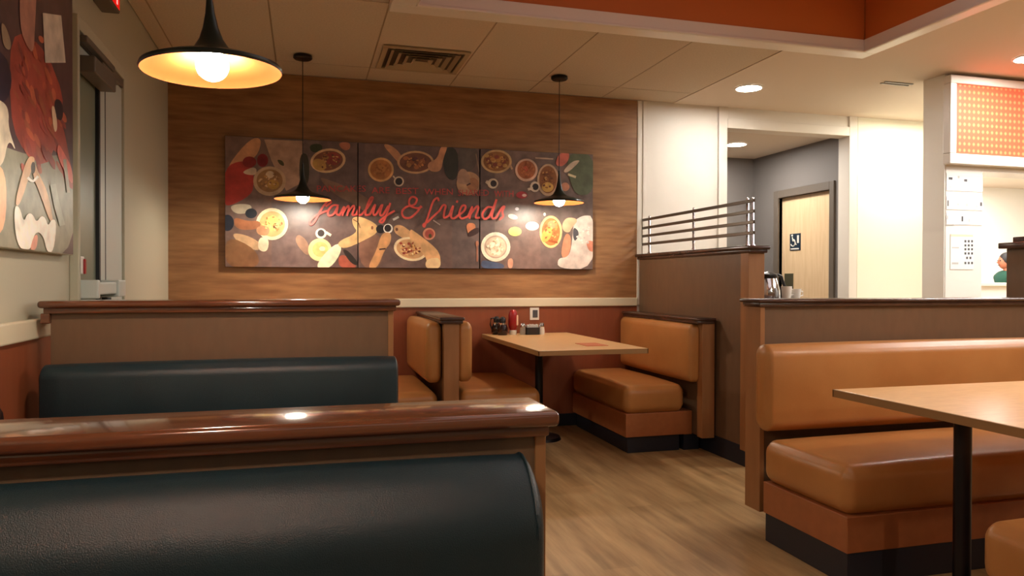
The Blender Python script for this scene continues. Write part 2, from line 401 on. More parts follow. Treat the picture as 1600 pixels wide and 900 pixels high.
for s in (-1, 1):
    a = Vector((SX + .003, 3.785 - s * .022, z0)); b = Vector((SX + .003, 3.785 + s * .022, z1)); tube([a, b], .007, 6, bm)
link('lettering', bm, 'exit_letter', t)

# --- washroom door in the corridor
cx = 4.90
d2 = struct('door_2', box(cx + .035, cx + .075, 6.05, 6.85, 0, 2.09), 'door_wood')
link('push_plate', box(cx + .030, cx + .035, 6.655, 6.80, 1.0, 1.285, .001), 'plate_steel', d2)
struct('trim_door_washroom', boxes([(cx - .02, cx + .08, 6.85, 6.93, 0, 2.17), (cx - .02, cx + .08, 5.985, 6.05, 0, 2.17), (cx - .02, cx + .08, 6.05, 6.85, 2.09, 2.17)], .004), 'frame_grey')
t = thing('washroom_sign', (cx + .03, 6.62, 1.52), 'small navy sign with white wheelchair symbol on the pale washroom door', 'sign')
link('plate', box(cx + .028, cx + .035, 6.54, 6.71, 1.525, 1.70, .001), 'sign_navy', t)
def symX(pts, wd, x): return tube([(x, a, b) for a, b in pts], wd, 6)
bm = tube([(cx + .026, 6.655 - .035 * math.sin(a) , 1.605 - .035 * math.cos(a)) for a in [i * .35 - 1.2 for i in range(13)]], .006, 6)
lathe(0, 0, [(0, 0)], bm=bm)
tube([(cx + .026, 6.665, 1.665), (cx + .026, 6.655, 1.625), (cx + .026, 6.625, 1.622), (cx + .026, 6.61, 1.585), (cx + .026, 6.595, 1.585)], .007, 6, bm)
bmesh.ops.create_uvsphere(bm, u_segments=8, v_segments=6, radius=.011, matrix=Matrix.Translation((cx + .026, 6.667, 1.682)))
box(cx + .025, cx + .028, 6.56, 6.69, 1.535, 1.548, bm=bm)
box(cx + .025, cx + .028, 6.558, 6.588, 1.60, 1.68, bm=bm)
link('symbol', bm, 'white_plastic', t)

# ------------------------------------------------------------------ ceiling fittings
def downlight(x, y, z, r, label):
    t = thing('ceiling_light', (x, y, z - .01), label, 'light', 'round recessed ceiling lights')
    link('trim_ring', lathe(x, y, [(r, z - .001), (r + .012, z - .001), (r + .014, z - .006), (r, z - .010), (r - .004, z - .004)], 40), 'white_plastic', t, True)
    link('lens', lathe(x, y, [(0, z - .007), (r - .002, z - .007), (r - .002, z - .003), (0, z - .003)], 40), 'down_lens', t)
downlight(3.404, 5.161, CEIL, .098, 'round recessed ceiling light between the pendant and the white wall')
downlight(4.80, 3.93, CEIL, .10, 'round recessed ceiling light in front of the framed orange board')
downlight(4.20, 6.58, 2.585, .095, 'round recessed ceiling light inside the washroom corridor')
downlight(5.2, 1.4, CEIL, .10, 'round recessed ceiling light over the aisle to the right')

# four-way air diffuser
vx0, vx1, vy0, vy1 = .50, 1.085, 4.88, 5.42
t = thing('ceiling_vent', ((vx0 + vx1) / 2, (vy0 + vy1) / 2, CEIL - .01), 'square louvred air vent in the tiled ceiling near the wood wall', 'vent')
link('backing', box(vx0 + .03, vx1 - .03, vy0 + .03, vy1 - .03, CEIL - .0005, CEIL + .003), 'bar_bronze', t)
link('frame', boxes([(vx0, vx1, vy0, vy0 + .035, CEIL - .012, CEIL + .001), (vx0, vx1, vy1 - .035, vy1, CEIL - .012, CEIL + .001), (vx0, vx0 + .035, vy0 + .035, vy1 - .035, CEIL - .012, CEIL + .001), (vx1 - .035, vx1, vy0 + .035, vy1 - .035, CEIL - .012, CEIL + .001)], .003), 'vent_metal', t)
vcx, vcy = (vx0 + vx1) / 2, (vy0 + vy1) / 2
for k in range(4):
    a = .235 - .055 * k; b = a * .93; s = .026
    bm = bmesh.new()
    def lou(p0, p1, inward):
        i = Vector(inward) * s
        vs = [Vector(p0) , Vector(p1), Vector(p1) + i, Vector(p0) + i]
        lo = [bm.verts.new(v + Vector((0, 0, dz))) for v, dz in zip(vs, (-.018, -.018, -.002, -.002))]
        hi = [bm.verts.new(v + Vector((0, 0, dz))) for v, dz in zip(vs, (-.015, -.015, .0, .0))]
        bm.faces.new(lo); bm.faces.new(hi[::-1])
        for q in range(4): bm.faces.new((lo[q], lo[(q + 1) % 4], hi[(q + 1) % 4], hi[q]))
    z = CEIL
    lou((vcx - a, vcy - b, z), (vcx + a, vcy - b, z), (0, 1, 0)); lou((vcx - a, vcy + b, z), (vcx + a, vcy + b, z), (0, -1, 0))
    lou((vcx - a, vcy - b, z), (vcx - a, vcy + b, z), (1, 0, 0)); lou((vcx + a, vcy - b, z), (vcx + a, vcy + b, z), (-1, 0, 0))
    link('louvre', bm, 'vent_metal', t)
# slot diffuser by the pass wall
tag(link('slot_vent', boxes([(4.30, 4.56, 4.70, 4.72, CEIL - .006, CEIL), (4.30, 4.56, 4.745, 4.76, CEIL - .006, CEIL)]), 'frame_grey'), 'thin dark slot vent in the white ceiling beside the orange board wall', 'vent')

# pendants
def pendant(x, y, z, label, tilt=0):
    t = thing('pendant_lamp', (x, y, CEIL), label, 'lamp', 'black dish pendant lamps')
    R = .188
    link('canopy', lathe(x, y, [(0, CEIL - .001), (.062, CEIL - .001), (.064, CEIL - .018), (.055, CEIL - .026), (0, CEIL - .028)], 32), 'black_metal', t, True)
    link('cord', tube([(x, y, CEIL - .025), (x, y, z + .23)], .0028, 8), 'black_plastic', t)
    prof = [(R, z), (R + .003, z + .006), (R, z + .014), (R - .03, z + .026), (.12, z + .036), (.075, z + .048), (.048, z + .066), (.032, z + .092), (.021, z + .125), (.013, z + .165), (.008, z + .21), (.006, z + .245), (0, z + .247)]
    bm = lathe(x, y, prof, 56)
    sh = link('shade', bm, 'shade_black', t, True)
    lining = [(R - .001, z + .0005), (R - .006, z + .006), (R - .034, z + .018), (.118, z + .028), (.072, z + .040), (.044, z + .060), (.0, z + .062)]
    link('lining', lathe(x, y, lining, 56), 'copper', sh, True)
    bm = bmesh.new(); bmesh.ops.create_uvsphere(bm, u_segments=24, v_segments=16, radius=.044, matrix=Matrix.Translation((x, y, z + .018)))
    link('bulb', bm, 'bulb', t, True)
    if tilt:
        for o in [c for c in bpy.data.objects if c.parent is t and c.name.split('.')[0] in ('shade', 'bulb')]:
            P = Vector((0, 0, z + .24 - CEIL)); Rm = Matrix.Rotation(tilt, 4, 'Y')
            o.matrix_local = Matrix.Translation(P) @ Rm @ Matrix.Translation(-P)
    return t
pendant(-.258, 2.25, 1.789, 'large-looking black dish pendant lamp hanging nearest, copper inside, upper left', -.038)
pendant(-.008, 5.28, 1.755, 'distant black dish pendant lamp on the left side of the wall picture')
pendant(1.853, 5.28, 1.788, 'distant black dish pendant lamp on the right side of the wall picture')
pendant(-.26, .62, 1.79, 'black dish pendant lamp above the viewer, over the nearest navy bench')
pendant(2.95, 2.15, 1.79, 'black dish pendant lamp over the pale right table, past the right edge')
pendant(2.95, .2, 1.79, 'black dish pendant lamp to the right of the viewer')

# ------------------------------------------------------------------ partitions and booths
def cap(name, x0, x1, y0, y1, z, parent, m='cap_wood', ov=.03, th=.028):
    bm = boxes([(x0 - ov, x1 + ov, y0 - ov, y1 + ov, z - th, z)], .011, 4)
    box(x0 - ov * .45, x1 + ov * .45, y0 - ov * .45, y1 + ov * .45, z - th - .020, z - th + .002, .005, 2, bm)
    return link(name, bm, m, parent, True)

def bench(label, kind, seat, back, face, leather, group, slant=None, z=(.115, .28, .465), bz=(.50, .895), br=(.035, .035, .06), kickin=.03, backlen=None):
    """seat=(x0,x1,y0,y1), back=(x0,x1,y0,y1) footprint; face = direction the sitter faces"""
    cxm = (seat[0] + seat[1]) / 2; cym = (seat[2] + seat[3]) / 2
    t = thing('booth_bench', (cxm, cym, 0), label, 'bench', group)
    x0, x1, y0, y1 = seat
    k = kickin
    link('kick_plate', box(x0 + k, x1 - k, y0 + k, y1 - k, 0, z[0] + .005, .003), 'kick', t)
    link('seat_rail', box(x0 + .005, x1 - .005, y0 + .005, y1 - .005, z[0], z[1], .004), 'seat_rail', t)
    n = (26, 14, 10) if (x1 - x0) > (y1 - y0) else (14, 26, 10)
    link('seat_cushion', cushion(x0, x1, y0, y1, z[1], z[2], (.05, .05, .06), (.006, .006, .018), n), leather, t, True, False)
    x0, x1, y0, y1 = back
    link('backrest', cushion(x0, x1, y0, y1, bz[0], bz[1], br, (.008 if face[0] else .003, .008 if face[1] else .003, .006), n, slant), leather, t, True, False)
    return t

def roll(v):        # the near roll leans down towards the sitter
    k = max(0, min(1, (v.co.z - .62) / .2)); v.co.z -= k * .34 * max(0, 1.352 - v.co.y)
# A: near partition (low) with navy bench facing the camera
ax1 = .452
t = thing('partition', (-.2, 1.43, 0), 'nearest low booth divider with a glossy red-brown wooden top ledge', 'partition')
link('panel', box(LEFT + .03, ax1 - .022, 1.365, 1.475, .0, .905), 'laminate', t)
link('end_post', boxes([(ax1 - .022, ax1, 1.36, 1.48, 0, .905)], .002), 'laminate_light', t)
link('rear_end_strip', box(.440, .456, 1.50, 1.545, .0, .90, .002), 'laminate_light', t)
cap('ledge', LEFT + .035, ax1 - .012, 1.355, 1.485, .952, t, 'cap_wood', .030, .030)
nb = bench('nearest dark navy leather bench, its backrest filling the lower left', 'navy', (LEFT + .05, .40, .72, 1.19), (LEFT + .05, .408, 1.195, 1.362), (0, -1), 'leather_navy', 'navy booth benches', slant=roll, br=(.025, .083, .09), bz=(.48, .900))
pts = []
for i in range(15):
    a = i / 14 * math.pi; v = type('V', (), {})(); v.co = Vector((.384, 1.2785 + .0835 * math.cos(a), .81 + .092 * math.sin(a))); roll(v); pts.append(tuple(v.co))
link('piping', tube(pts, .0028, 8), 'leather_navy', nb, True)
bench('dark navy leather bench behind the nearest ledge, facing the far booth', 'navy', (LEFT + .05, .435, 1.50, 1.90), (LEFT + .05, .435, 1.487, 1.58), (0, 1), 'leather_navy', 'navy booth benches')
# B: high partition with navy bench facing the camera
t = thing('partition', (-.25, 3.03, 0), 'tall left booth divider with a brown wooden ledge beyond the nearest ledge', 'partition')
link('panel', box(LEFT + .075, .322, 2.965, 3.085, 0, 1.09), 'laminate', t)
link('end_post', boxes([(.322, .343, 2.96, 3.09, 0, 1.09)], .002), 'laminate_light', t)
cap('ledge', LEFT + .07, .340, 2.955, 3.095, 1.126, t, 'cap_wood', .028, .026)
link('wall_bracket', box(LEFT + .048, LEFT + .078, 2.945, 3.10, 1.045, 1.082, .004), 'cap_wood', t)
bench('dark navy leather bench against the tall left divider', 'navy', (LEFT + .08, .345, 2.38, 2.83), (LEFT + .07, .350, 2.83, 2.962), (0, -1), 'leather_navy', 'navy booth benches', br=(.012, .07, .045), bz=(.48, .905))

def table(x0, x1, y0, y1, z, label, posts, group=None):
    t = thing('booth_table', ((x0 + x1) / 2, (y0 + y1) / 2, 0), label, 'table', group)
    link('table_top', box(x0 + .004, x1 - .004, y0 + .004, y1 - .004, z - .028, z, .003), 'table_top', t)
    bm = boxes([(x0, x1, y0, y0 + .006, z - .032, z - .001), (x0, x1, y1 - .006, y1, z - .032, z - .001), (x0, x0 + .006, y0, y1, z - .032, z - .001), (x1 - .006, x1, y0, y1, z - .032, z - .001)], .001, 1)
    link('edge_band', bm, 'table_edge', t)
    for (px, py) in posts:
        link('pedestal', lathe(px, py, [(0, z - .03), (.11, z - .03), (.11, z - .038), (.03, z - .05), (.03, .05), (.035, .035), (.16, .022), (.17, .0), (0, .0)], 24), 'black_metal', t, True)
    return t
table(LEFT + .035, .36, 1.78, 2.50, .752, 'left booth table hidden behind the nearest ledge', [(-.3, 2.12)])

# C: low partition between the two far booths, benches either side
t = thing('partition', (.925, 5.2, 0), 'short low divider with dark ledge between two tan benches at the back wall', 'partition')
link('panel', box(.880, .970, 4.80, BACK - .03, 0, .925), 'laminate', t)
link('end_post', box(.874, .976, 4.74, 4.80, 0, .925, .003), 'laminate_light', t)
cap('ledge', .86, .99, 4.73, BACK - .04, .962, t, 'cap_dark', .02, .022)
bench('tan leather bench facing right, left of the far table', 'tan', (1.00, 1.56, 4.80, BACK - .04), (.978, 1.078, 4.79, BACK - .04), (1, 0), 'leather_orange', 'tan booth benches', bz=(.53, .925), br=(.035, .04, .05))
bench('tan leather bench facing left, half hidden behind the tall left divider', 'tan', (.32, .85, 4.80, BACK - .04), (.768, .872, 4.79, BACK - .04), (-1, 0), 'leather_orange', 'tan booth benches', bz=(.53, .925), br=(.035, .04, .05))
bench('tan leather bench against the left wall in the far corner', 'tan', (LEFT + .10, -.40, 4.80, BACK - .04), (LEFT + .02, LEFT + .11, 4.79, BACK - .04), (1, 0), 'leather_orange', 'tan booth benches', bz=(.53, .925), br=(.035, .04, .05))
table(-.36, .34, 4.45, BACK - .035, .775, 'far left table hidden behind the tall left divider', [(0, 4.8), (0, 5.5)])
# D: far right bench against the tall partition
t = bench('tan leather bench facing left, right of the far table', 'tan', (2.14, 2.60, 4.70, BACK - .04), (2.565, 2.66, 4.58, BACK - .04), (-1, 0), 'leather_orange', 'tan booth benches', z=(.115, .278, .468), bz=(.50, .900), br=(.035, .03, .045))
link('kick_plate', box(2.60, 2.72, 4.72, BACK - .04, 0, .118), 'kick', t)
link('seat_rail', box(2.59, 2.655, 4.705, BACK - .04, .115, .28), 'seat_rail', t)
link('end_post', box(2.635, 2.73, 4.53, 4.60, .118, .915, .003), 'laminate_light', t)
link('back_panel', box(2.662, 2.73, 4.60, BACK - .04, .118, .915), 'laminate', t)
cap('ledge', 2.60, 2.715, 4.53, BACK - .06, .948, t, 'cap_dark', .02, .022)
table(1.37, 2.10, 4.27, BACK - .035, .775, 'far wooden table under the wall picture holding condiments', [(1.72, 5.35)])

# E: tall partition with rail of bars
t = thing('partition', (2.8, 5.0, 0), 'tallest brown divider behind the far right bench, with a metal bar rail', 'partition')
link('panel', box(2.75, 2.85, 4.24, BACK - .03, .12, 1.385), 'laminate', t)
link('end_post', box(2.742, 2.860, 4.15, 4.24, .10, 1.385, .003), 'laminate_light', t)
link('kick_plate', box(2.745, 2.855, 4.17, BACK - .03, 0, .13), 'kick', t)
cap('ledge', 2.745, 2.855, 4.14, BACK - .03, 1.430, t, 'cap_dark', .028, .026)
t = thing('bar_rail', (2.8, 5.0, 1.43), 'low rail of four dark metal bars on chrome posts atop the tallest divider', 'rail')
for k in range(4):
    z = 1.722 - .069 * k
    link('bar', box(2.783, 2.797, 4.16, 5.79, z - .011, z + .011, .003), 'bar_bronze', t)
for yy in (5.71, 4.97, 4.27):
    for dx in (0,) if yy > 4.5 else (-.0, .035):
        link('post', lathe(2.812 + dx * .9, yy - dx * .3, [(0, 1.755), (.006, 1.752), (.010, 1.742), (.010, 1.45), (.018, 1.438), (.018, 1.429), (0, 1.429)], 16), 'chrome', t, True)

# F: right booth
t = thing('partition', (3.0, 3.14, 0), 'right booth divider with a thin dark ledge above the long tan backrest', 'partition')
link('panel', box(2.12, 4.3, 3.09, 3.19, .10, 1.085), 'laminate', t)
link('end_post', box(2.10, 2.125, 3.078, 3.200, .095, 1.085, .002), 'laminate_light', t)
link('kick_plate', box(2.30, 4.3, 3.10, 3.18, 0, .10), 'kick', t)
cap('ledge', 2.10, 4.3, 3.08, 3.20, 1.116, t, 'cap_dark', .026, .018)  # dark tone carries the ledge's unlit side
t = bench('long tan leather bench at right, facing the viewer behind the right table', 'tan', (2.045, 3.9, 2.42, 2.98), (2.06, 3.9, 2.945, 3.078), (0, -1), 'leather_orange', 'tan booth benches', z=(.13, .275, .470), bz=(.50, .905), br=(.025, .07, .055), kickin=.012)
bench('tan leather bench corner at the bottom right edge', 'tan', (2.00, 3.9, 1.25, 1.80), (2.00, 3.9, 1.10, 1.23), (0, 1), 'leather_orange', 'tan booth benches', z=(.13, .275, .470))
table(2.12, 3.75, 1.74, 2.60, .752, 'pale wooden table at right on a black pedestal', [(2.34, 2.17), (3.45, 2.17)])
# G: tall pier and servers' counter behind the right booth
t = thing('partition', (4.3, 3.34, 0), 'tall brown pier with dark top at the right edge behind the divider', 'partition')
link('panel', box(3.98, 4.7, 3.28, 3.40, 0, 1.40), 'laminate', t)
link('ledge', boxes([(3.935, 4.75, 3.24, 3.42, 1.395, 1.43), (4.01, 4.66, 3.29, 3.39, 1.43, 1.465)], .006, 3), 'cap_dark', t, True)
t = thing('server_counter', (3.35, 4.55, 0), 'brown service counter hidden behind the right booth divider', 'counter')
link('body', box(2.93, 3.72, 4.36, 4.86, .1, 1.04), 'laminate', t)
link('counter_top', box(2.91, 3.74, 4.34, 4.88, 1.04, 1.075, .005), 'cap_dark', t)
link('kick_plate', box(2.96, 3.69, 4.40, 4.82, 0, .1), 'kick', t)
CT = 1.075
# coffee server jug
jx, jy = 3.145, 4.52
t = thing('coffee_jug', (jx, jy, CT), 'chrome coffee jug with a black lid and handle behind the right ledge', 'jug')
link('body', lathe(jx, jy, [(0, CT), (.062, CT), (.066, CT + .01), (.064, CT + .07), (.052, CT + .13), (.045, CT + .158), (0, CT + .158)], 28), 'chrome', t, True)
link('lid', lathe(jx, jy, [(.047, CT + .155), (.050, CT + .165), (.048, CT + .185), (.028, CT + .198), (.010, CT + .203), (0, CT + .21)], 28), 'black_plastic', t, True)
link('handle', tube([(jx + .035, jy, CT + .178), (jx + .06, jy, CT + .185), (jx + .085, jy, CT + .17), (jx + .098, jy, CT + .12), (jx + .11, jy, CT + .09), (jx + .115, jy, CT + .075)], .009, 10), 'black_plastic', t, True)
t.scale = (1.25, 1.25, .95)
def cup(x, y, label, h=.085, r=.036):
    t = thing('coffee_cup', (x, y, CT), label, 'cup', 'white cups on the service counter')
    link('bowl', lathe(x, y, [(0, CT), (r * .7, CT), (r * .85, CT + h * .3), (r, CT + h), (r - .004, CT + h), (r * .75, CT + .01), (0, CT + .008)], 22), 'white_plastic', t, True)
    link('handle', tube([(x + r * .9, y, CT + h * .8), (x + r + .02, y, CT + h * .75), (x + r + .022, y, CT + h * .4), (x + r * .8, y, CT + h * .3)], .005, 8), 'white_plastic', t, True)
cup(3.20, 4.39, 'taller white cup right in front of the chrome coffee jug', .092)
cup(3.285, 4.41, 'lower white cup right of the chrome coffee jug', .074, .04)
jx2 = 2.995
t = thing('coffee_jug', (jx2, jy, CT), 'chrome coffee jug mostly hidden behind the tallest divider post', 'jug')
link('body', lathe(jx2, jy + .02, [(0, CT), (.045, CT), (.047, CT + .01), (.045, CT + .12), (.035, CT + .158), (0, CT + .158)], 24), 'chrome', t, True)
link('lid', lathe(jx2, jy + .02, [(.036, CT + .156), (.036, CT + .185), (.01, CT + .2), (0, CT + .2)], 24), 'black_plastic', t, True)

# ------------------------------------------------------------------ table-top things (far table)
TZ = .775
def syrup(x, y, label):
    t = thing('syrup_jug', (x, y, TZ), label, 'jug', 'dark syrup jugs on the far table')
    link('body', lathe(x, y, [(0, TZ), (.036, TZ), (.042, TZ + .02), (.042, TZ + .055), (.030, TZ + .085), (0, TZ + .085)], 22), 'syrup', t, True)
    link('collar', lathe(x, y, [(.031, TZ + .083), (.031, TZ + .095), (.026, TZ + .097), (0, TZ + .097)], 22), 'chrome', t, True)
    link('lid', lathe(x, y, [(.024, TZ + .096), (.026, TZ + .12), (.016, TZ + .14), (0, TZ + .145)], 18), 'black_plastic', t, True)
    link('handle', tube([(x - .02, y - .015, TZ + .13), (x - .05, y - .015, TZ + .128), (x - .055, y - .01, TZ + .08), (x - .04, y, TZ + .04)], .006, 8), 'black_plastic', t, True)
syrup(1.500, 5.60, 'dark syrup jug with steel collar left of the red ketchup bottle, in front')
syrup(1.475, 5.69, 'dark syrup jug nearest the wall, left of the red ketchup bottle')
t = thing('ketchup_bottle', (1.592, 5.63, TZ), 'red ketchup squeeze bottle standing on its white cap', 'bottle')
link('bottle_cap', lathe(1.592, 5.63, [(0, TZ), (.028, TZ), (.030, TZ + .006), (.030, TZ + .032), (.026, TZ + .036), (0, TZ + .036)], 22), 'white_plastic', t, True)
link('body', lathe(1.592, 5.63, [(.024, TZ + .035), (.034, TZ + .06), (.037, TZ + .10), (.036, TZ + .15), (.030, TZ + .182), (.018, TZ + .196), (0, TZ + .198)], 24), 'red_plastic', t, True)
link('label_panel', box(1.612, 1.626, 5.592, 5.606, TZ + .075, TZ + .155, .004), 'peach', t)
def shaker(x, y, fill, label):
    t = thing('shaker', (x, y, TZ), label, 'shaker')
    link('glass', lathe(x, y, [(0, TZ), (.022, TZ), (.024, TZ + .02), (.020, TZ + .062), (0, TZ + .062)], 16), fill, t, True)
    link('lid', lathe(x, y, [(.021, TZ + .06), (.022, TZ + .078), (.014, TZ + .092), (0, TZ + .095)], 16), 'chrome', t, True)
shaker(1.665, 5.60, 'shaker_glass', 'glass pepper shaker between ketchup bottle and sweetener caddy')
shaker(1.822, 5.60, 'white_plastic', 'white-filled salt shaker right of the sweetener caddy')
t = thing('sweetener_caddy', (1.742, 5.60, TZ), 'black caddy full of white sweetener packets on the far table', 'caddy')
link('tray', boxes([(1.690, 1.795, 5.565, 5.571, TZ, TZ + .058), (1.690, 1.795, 5.635, 5.641, TZ, TZ + .058), (1.690, 1.696, 5.571, 5.635, TZ, TZ + .058), (1.789, 1.795, 5.571, 5.635, TZ, TZ + .058), (1.696, 1.789, 5.571, 5.635, TZ, TZ + .006)], .002), 'black_plastic', t)
for k in range(8):
    xx = 1.702 + k * .0112; hgt = .075 + random.uniform(0, .012)
    link('packet', box(xx, xx + .005, 5.576, 5.630, TZ + .006, TZ + hgt, .001, 1), 'paper', t)
tag(link('menu_card', box(1.775, 1.925, 4.50, 4.72, TZ, TZ + .003), 'menu_red'), 'reddish card lying near the front edge of the far table', 'card')
t = thing('wall_outlet', (1.82, BACK - .02, .93), 'white wall plate with a dark centre on the wainscot above the far table', 'outlet')
link('plate', box(1.779, 1.858, BACK - .022, BACK - .015, .880, .982, .003), 'white_plastic', t)
link('insert', box(1.802, 1.845, BACK - .025, BACK - .021, .900, .962, .002), 'ink', t)
# bottle at left edge on the hidden table
t = thing('syrup_jug', (-.83, 2.40, .752), 'dark jug at the left edge standing beside the left wall', 'jug', 'dark jug at the left edge')
bx, by, bz = -.862, 2.40, .752
link('body', lathe(bx, by, [(0, bz), (.040, bz), (.044, bz + .03), (.040, bz + .07), (.030, bz + .09), (0, bz + .09)], 22), 'syrup', t, True)
link('collar', lathe(bx, by, [(.031, bz + .088), (.031, bz + .105), (0, bz + .107)], 22), 'chrome', t, True)
link('lid', lathe(bx, by, [(.026, bz + .105), (.026, bz + .125), (.01, bz + .14), (0, bz + .14)], 18), 'black_plastic', t, True)

# ------------------------------------------------------------------ pass wall: framed board and papers
t = thing('framed_board', (5.3, 4.40, 2.4), 'large glowing orange dotted board in a pale frame high on the right wall', 'picture')
bx0, bx1, bz0, bz1 = 4.545, 5.80, 2.068, 2.715; by0 = 4.34
fw = .105
link('frame', boxes([(bx0, bx1, by0, 4.409, bz1 - .058, bz1), (bx0, bx1, by0, 4.409, bz0, bz0 + .075), (bx0, bx0 + fw * .55, by0, 4.409, bz0 + .075, bz1 - .058), (bx1 - fw, bx1, by0, 4.409, bz0 + .075, bz1 - .058)], .006), 'gloss_white', t)
link('lit_panel', box(bx0 + fw * .55, bx1 - fw, by0 + .022, by0 + .03, bz0 + .075, bz1 - .058), 'board', t)
PY = 4.408
def paper(name, x0, x1, z0, z1, label, marks, m='paper', mm='ink'):
    t = thing(name, ((x0 + x1) / 2, PY, z0), label, 'paper')
    link('sheet', box(x0, x1, PY - .002, PY, z0, z1), m, t)
    for part, mt, lst in marks:
        link(part, strokes(lst, 'y', PY - .002, .0006), mt, t)
def pzx(px, py):           # photo measurement turned into a place on the pass wall
    d = FW + RT * (px - 800) / FPX - UP * (py - 450) / FPX; k = PY / d.y; p = EYE + d * k; return p.x, p.z
def rect(px0, py0, px1, py1):
    a = pzx(px0, py0); b = pzx(px1, py1); return (min(a[0], b[0]), max(a[0], b[0]), min(a[1], b[1]), max(a[1], b[1]))
r = rect(1479, 270, 1535, 300)
paper('posted_notice', *r, 'topmost white notice with small grey pictures below the orange board', [('pictures', 'ink', [rect(1482, 277, 1488, 281), rect(1506, 280, 1511, 284)]), ('captions', 'ink_light', [rect(1483, 290, 1486, 294), rect(1507, 291, 1510, 295), rect(1496, 275, 1499, 279)])])
r = rect(1479, 306, 1535, 329)
paper('posted_notice', *r, 'second white notice down the right wall, with a grey line along its top', [('pictures', 'ink', [rect(1480, 313, 1482, 322), rect(1531, 316, 1534, 322)]), ('captions', 'ink_light', [rect(1479, 307, 1534, 309), rect(1495, 318, 1498, 321), rect(1509, 318, 1512, 322), rect(1524, 321, 1527, 324)])])
r = rect(1479, 332, 1535, 352)
paper('posted_notice', *r, 'third white notice down the right wall, above the peach-topped chart', [('pictures', 'ink', [rect(1502, 338, 1504.5, 346)]), ('captions', 'ink_light', [rect(1478, 337, 1481, 343), rect(1513, 342, 1515, 347), rect(1478, 350, 1490, 352)])])
dots = []
for r_, yy in enumerate((377, 383.5, 389.5, 396, 403, 411)):
    for c_ in range(3):
        if r_ == 4 and c_ == 2: continue
        xx = 1508 + c_ * 5.2 + (2.6 if r_ == 4 else 0); dots.append(rect(xx - 1.4, yy - 1.8, xx + 1.4, yy + 1.8))
r = rect(1485, 366, 1521, 421)
paper('posted_chart', *r, 'white chart with peach header and rows of dark dots on the right wall', [('header', 'peach', [rect(1485, 366, 1520, 370)]), ('dots', 'ink', dots), ('captions', 'ink_light', [rect(1487, 386, 1498, 388), rect(1487, 410, 1497, 413)])])

# kitchen counter seen through the opening
t = thing('kitchen_counter', (8.6, 7.6, 0), 'pale kitchen counter in front of the distant person in green', 'counter')
link('body', box(7.2, 10.6, 7.0, 7.5, 0, 1.15), 'kitchen_white', t)
link('counter_top', box(7.15, 10.65, 6.96, 7.54, 1.15, 1.19, .006), 'plaster_white', t)

# ------------------------------------------------------------------ distant person
def skin_body(name, V, E, R, m, parent, sub=2):
    me = bpy.data.meshes.new(name)
    W = Vector(parent['_w'])
    me.from_pydata([tuple(Vector(v) - W) for v in V], E, []); o = bpy.data.objects.new(name, me); COL.objects.link(o); o.parent = parent
    md = o.modifiers.new('skin', 'SKIN'); md.use_smooth_shade = True
    for i, r in enumerate(R):
        me.skin_vertices[0].data[i].radius = (r, r) if not isinstance(r, tuple) else r
    me.skin_vertices[0].data[0].use_root = True
    s = o.modifiers.new('sub', 'SUBSURF'); s.levels = 1; s.render_levels = sub
    me.materials.append(M[m]); return o
Px, Py = 10.10, 8.60
t = thing('person', (Px, Py, 0), 'distant person with dark hair and green shirt facing left, beside the pier', 'person')
fx = Vector((-.93, .36, 0)).normalized(); sd = Vector((.36, .93, 0)).normalized()      # facing, sideways
def pp(f, s, z): v = Vector((Px, Py, 0)) + fx * f + sd * s; return (v.x, v.y, z)
V = [pp(0, 0, .93), pp(0, 0, 1.10), pp(0, 0, 1.28), pp(.01, 0, 1.40), pp(.02, 0, 1.455), pp(.04, 0, 1.52),
     pp(0, .10, .90), pp(.02, .10, .50), pp(0, .10, .10), pp(.12, .10, .04), pp(0, -.10, .90), pp(.02, -.10, .50), pp(0, -.10, .10), pp(.12, -.10, .04),
     pp(.01, .17, 1.36), pp(-.02, .22, 1.10), pp(.16, .20, .98), pp(.01, -.17, 1.36), pp(-.02, -.22, 1.10), pp(.16, -.20, .98)]
E_ = [(0, 1), (1, 2), (2, 3), (3, 4), (4, 5), (0, 6), (6, 7), (7, 8), (8, 9), (0, 10), (10, 11), (11, 12), (12, 13), (3, 14), (14, 15), (15, 16), (3, 17), (17, 18), (18, 19)]
Rr = [.14, .13, .15, .11, .055, .05, .09, .06, .045, .035, .09, .06, .045, .035, .06, .045, .03, .06, .045, .03]
skin_body('body', V, E_, Rr, 'skin', t)
V2 = [pp(0, 0, .92), pp(0, 0, 1.10), pp(0, 0, 1.28), pp(.01, 0, 1.43), pp(.015, 0, 1.475), pp(.01, .18, 1.37), pp(-.01, .215, 1.17), pp(.01, -.18, 1.37), pp(-.01, -.215, 1.17)]
skin_body('shirt', V2, [(0, 1), (1, 2), (2, 3), (3, 4), (3, 5), (5, 6), (3, 7), (7, 8)], [.17, .165, .19, .15, .08, .09, .07, .09, .07], 'shirt_green', t)
V3 = [pp(0, 0, .95), pp(0, .10, .88), pp(.02, .10, .50), pp(0, .10, .10), pp(0, -.10, .88), pp(.02, -.10, .50), pp(0, -.10, .10)]
skin_body('trousers', V3, [(0, 1), (1, 2), (2, 3), (0, 4), (4, 5), (5, 6)], [.15, .11, .075, .06, .11, .075, .06], 'trousers', t)
hz = 1.60
def headm(rad, c, sc, skip=None):
    bm = bmesh.new(); bmesh.ops.create_uvsphere(bm, u_segments=20, v_segments=14, radius=rad)
    for v in bm.verts:
        q = v.co
        f, s, u = q.x * sc[0], q.y * sc[1], q.z * sc[2]
        f += .25 * max(0, -q.z) * (1 if q.x > 0 else 0) * .3
        v.co = Vector(pp(c[0] + f, c[1] + s, c[2] + u))
    return bm
bm = headm(.1, (.05, 0, hz), (1.0, .76, 1.18))
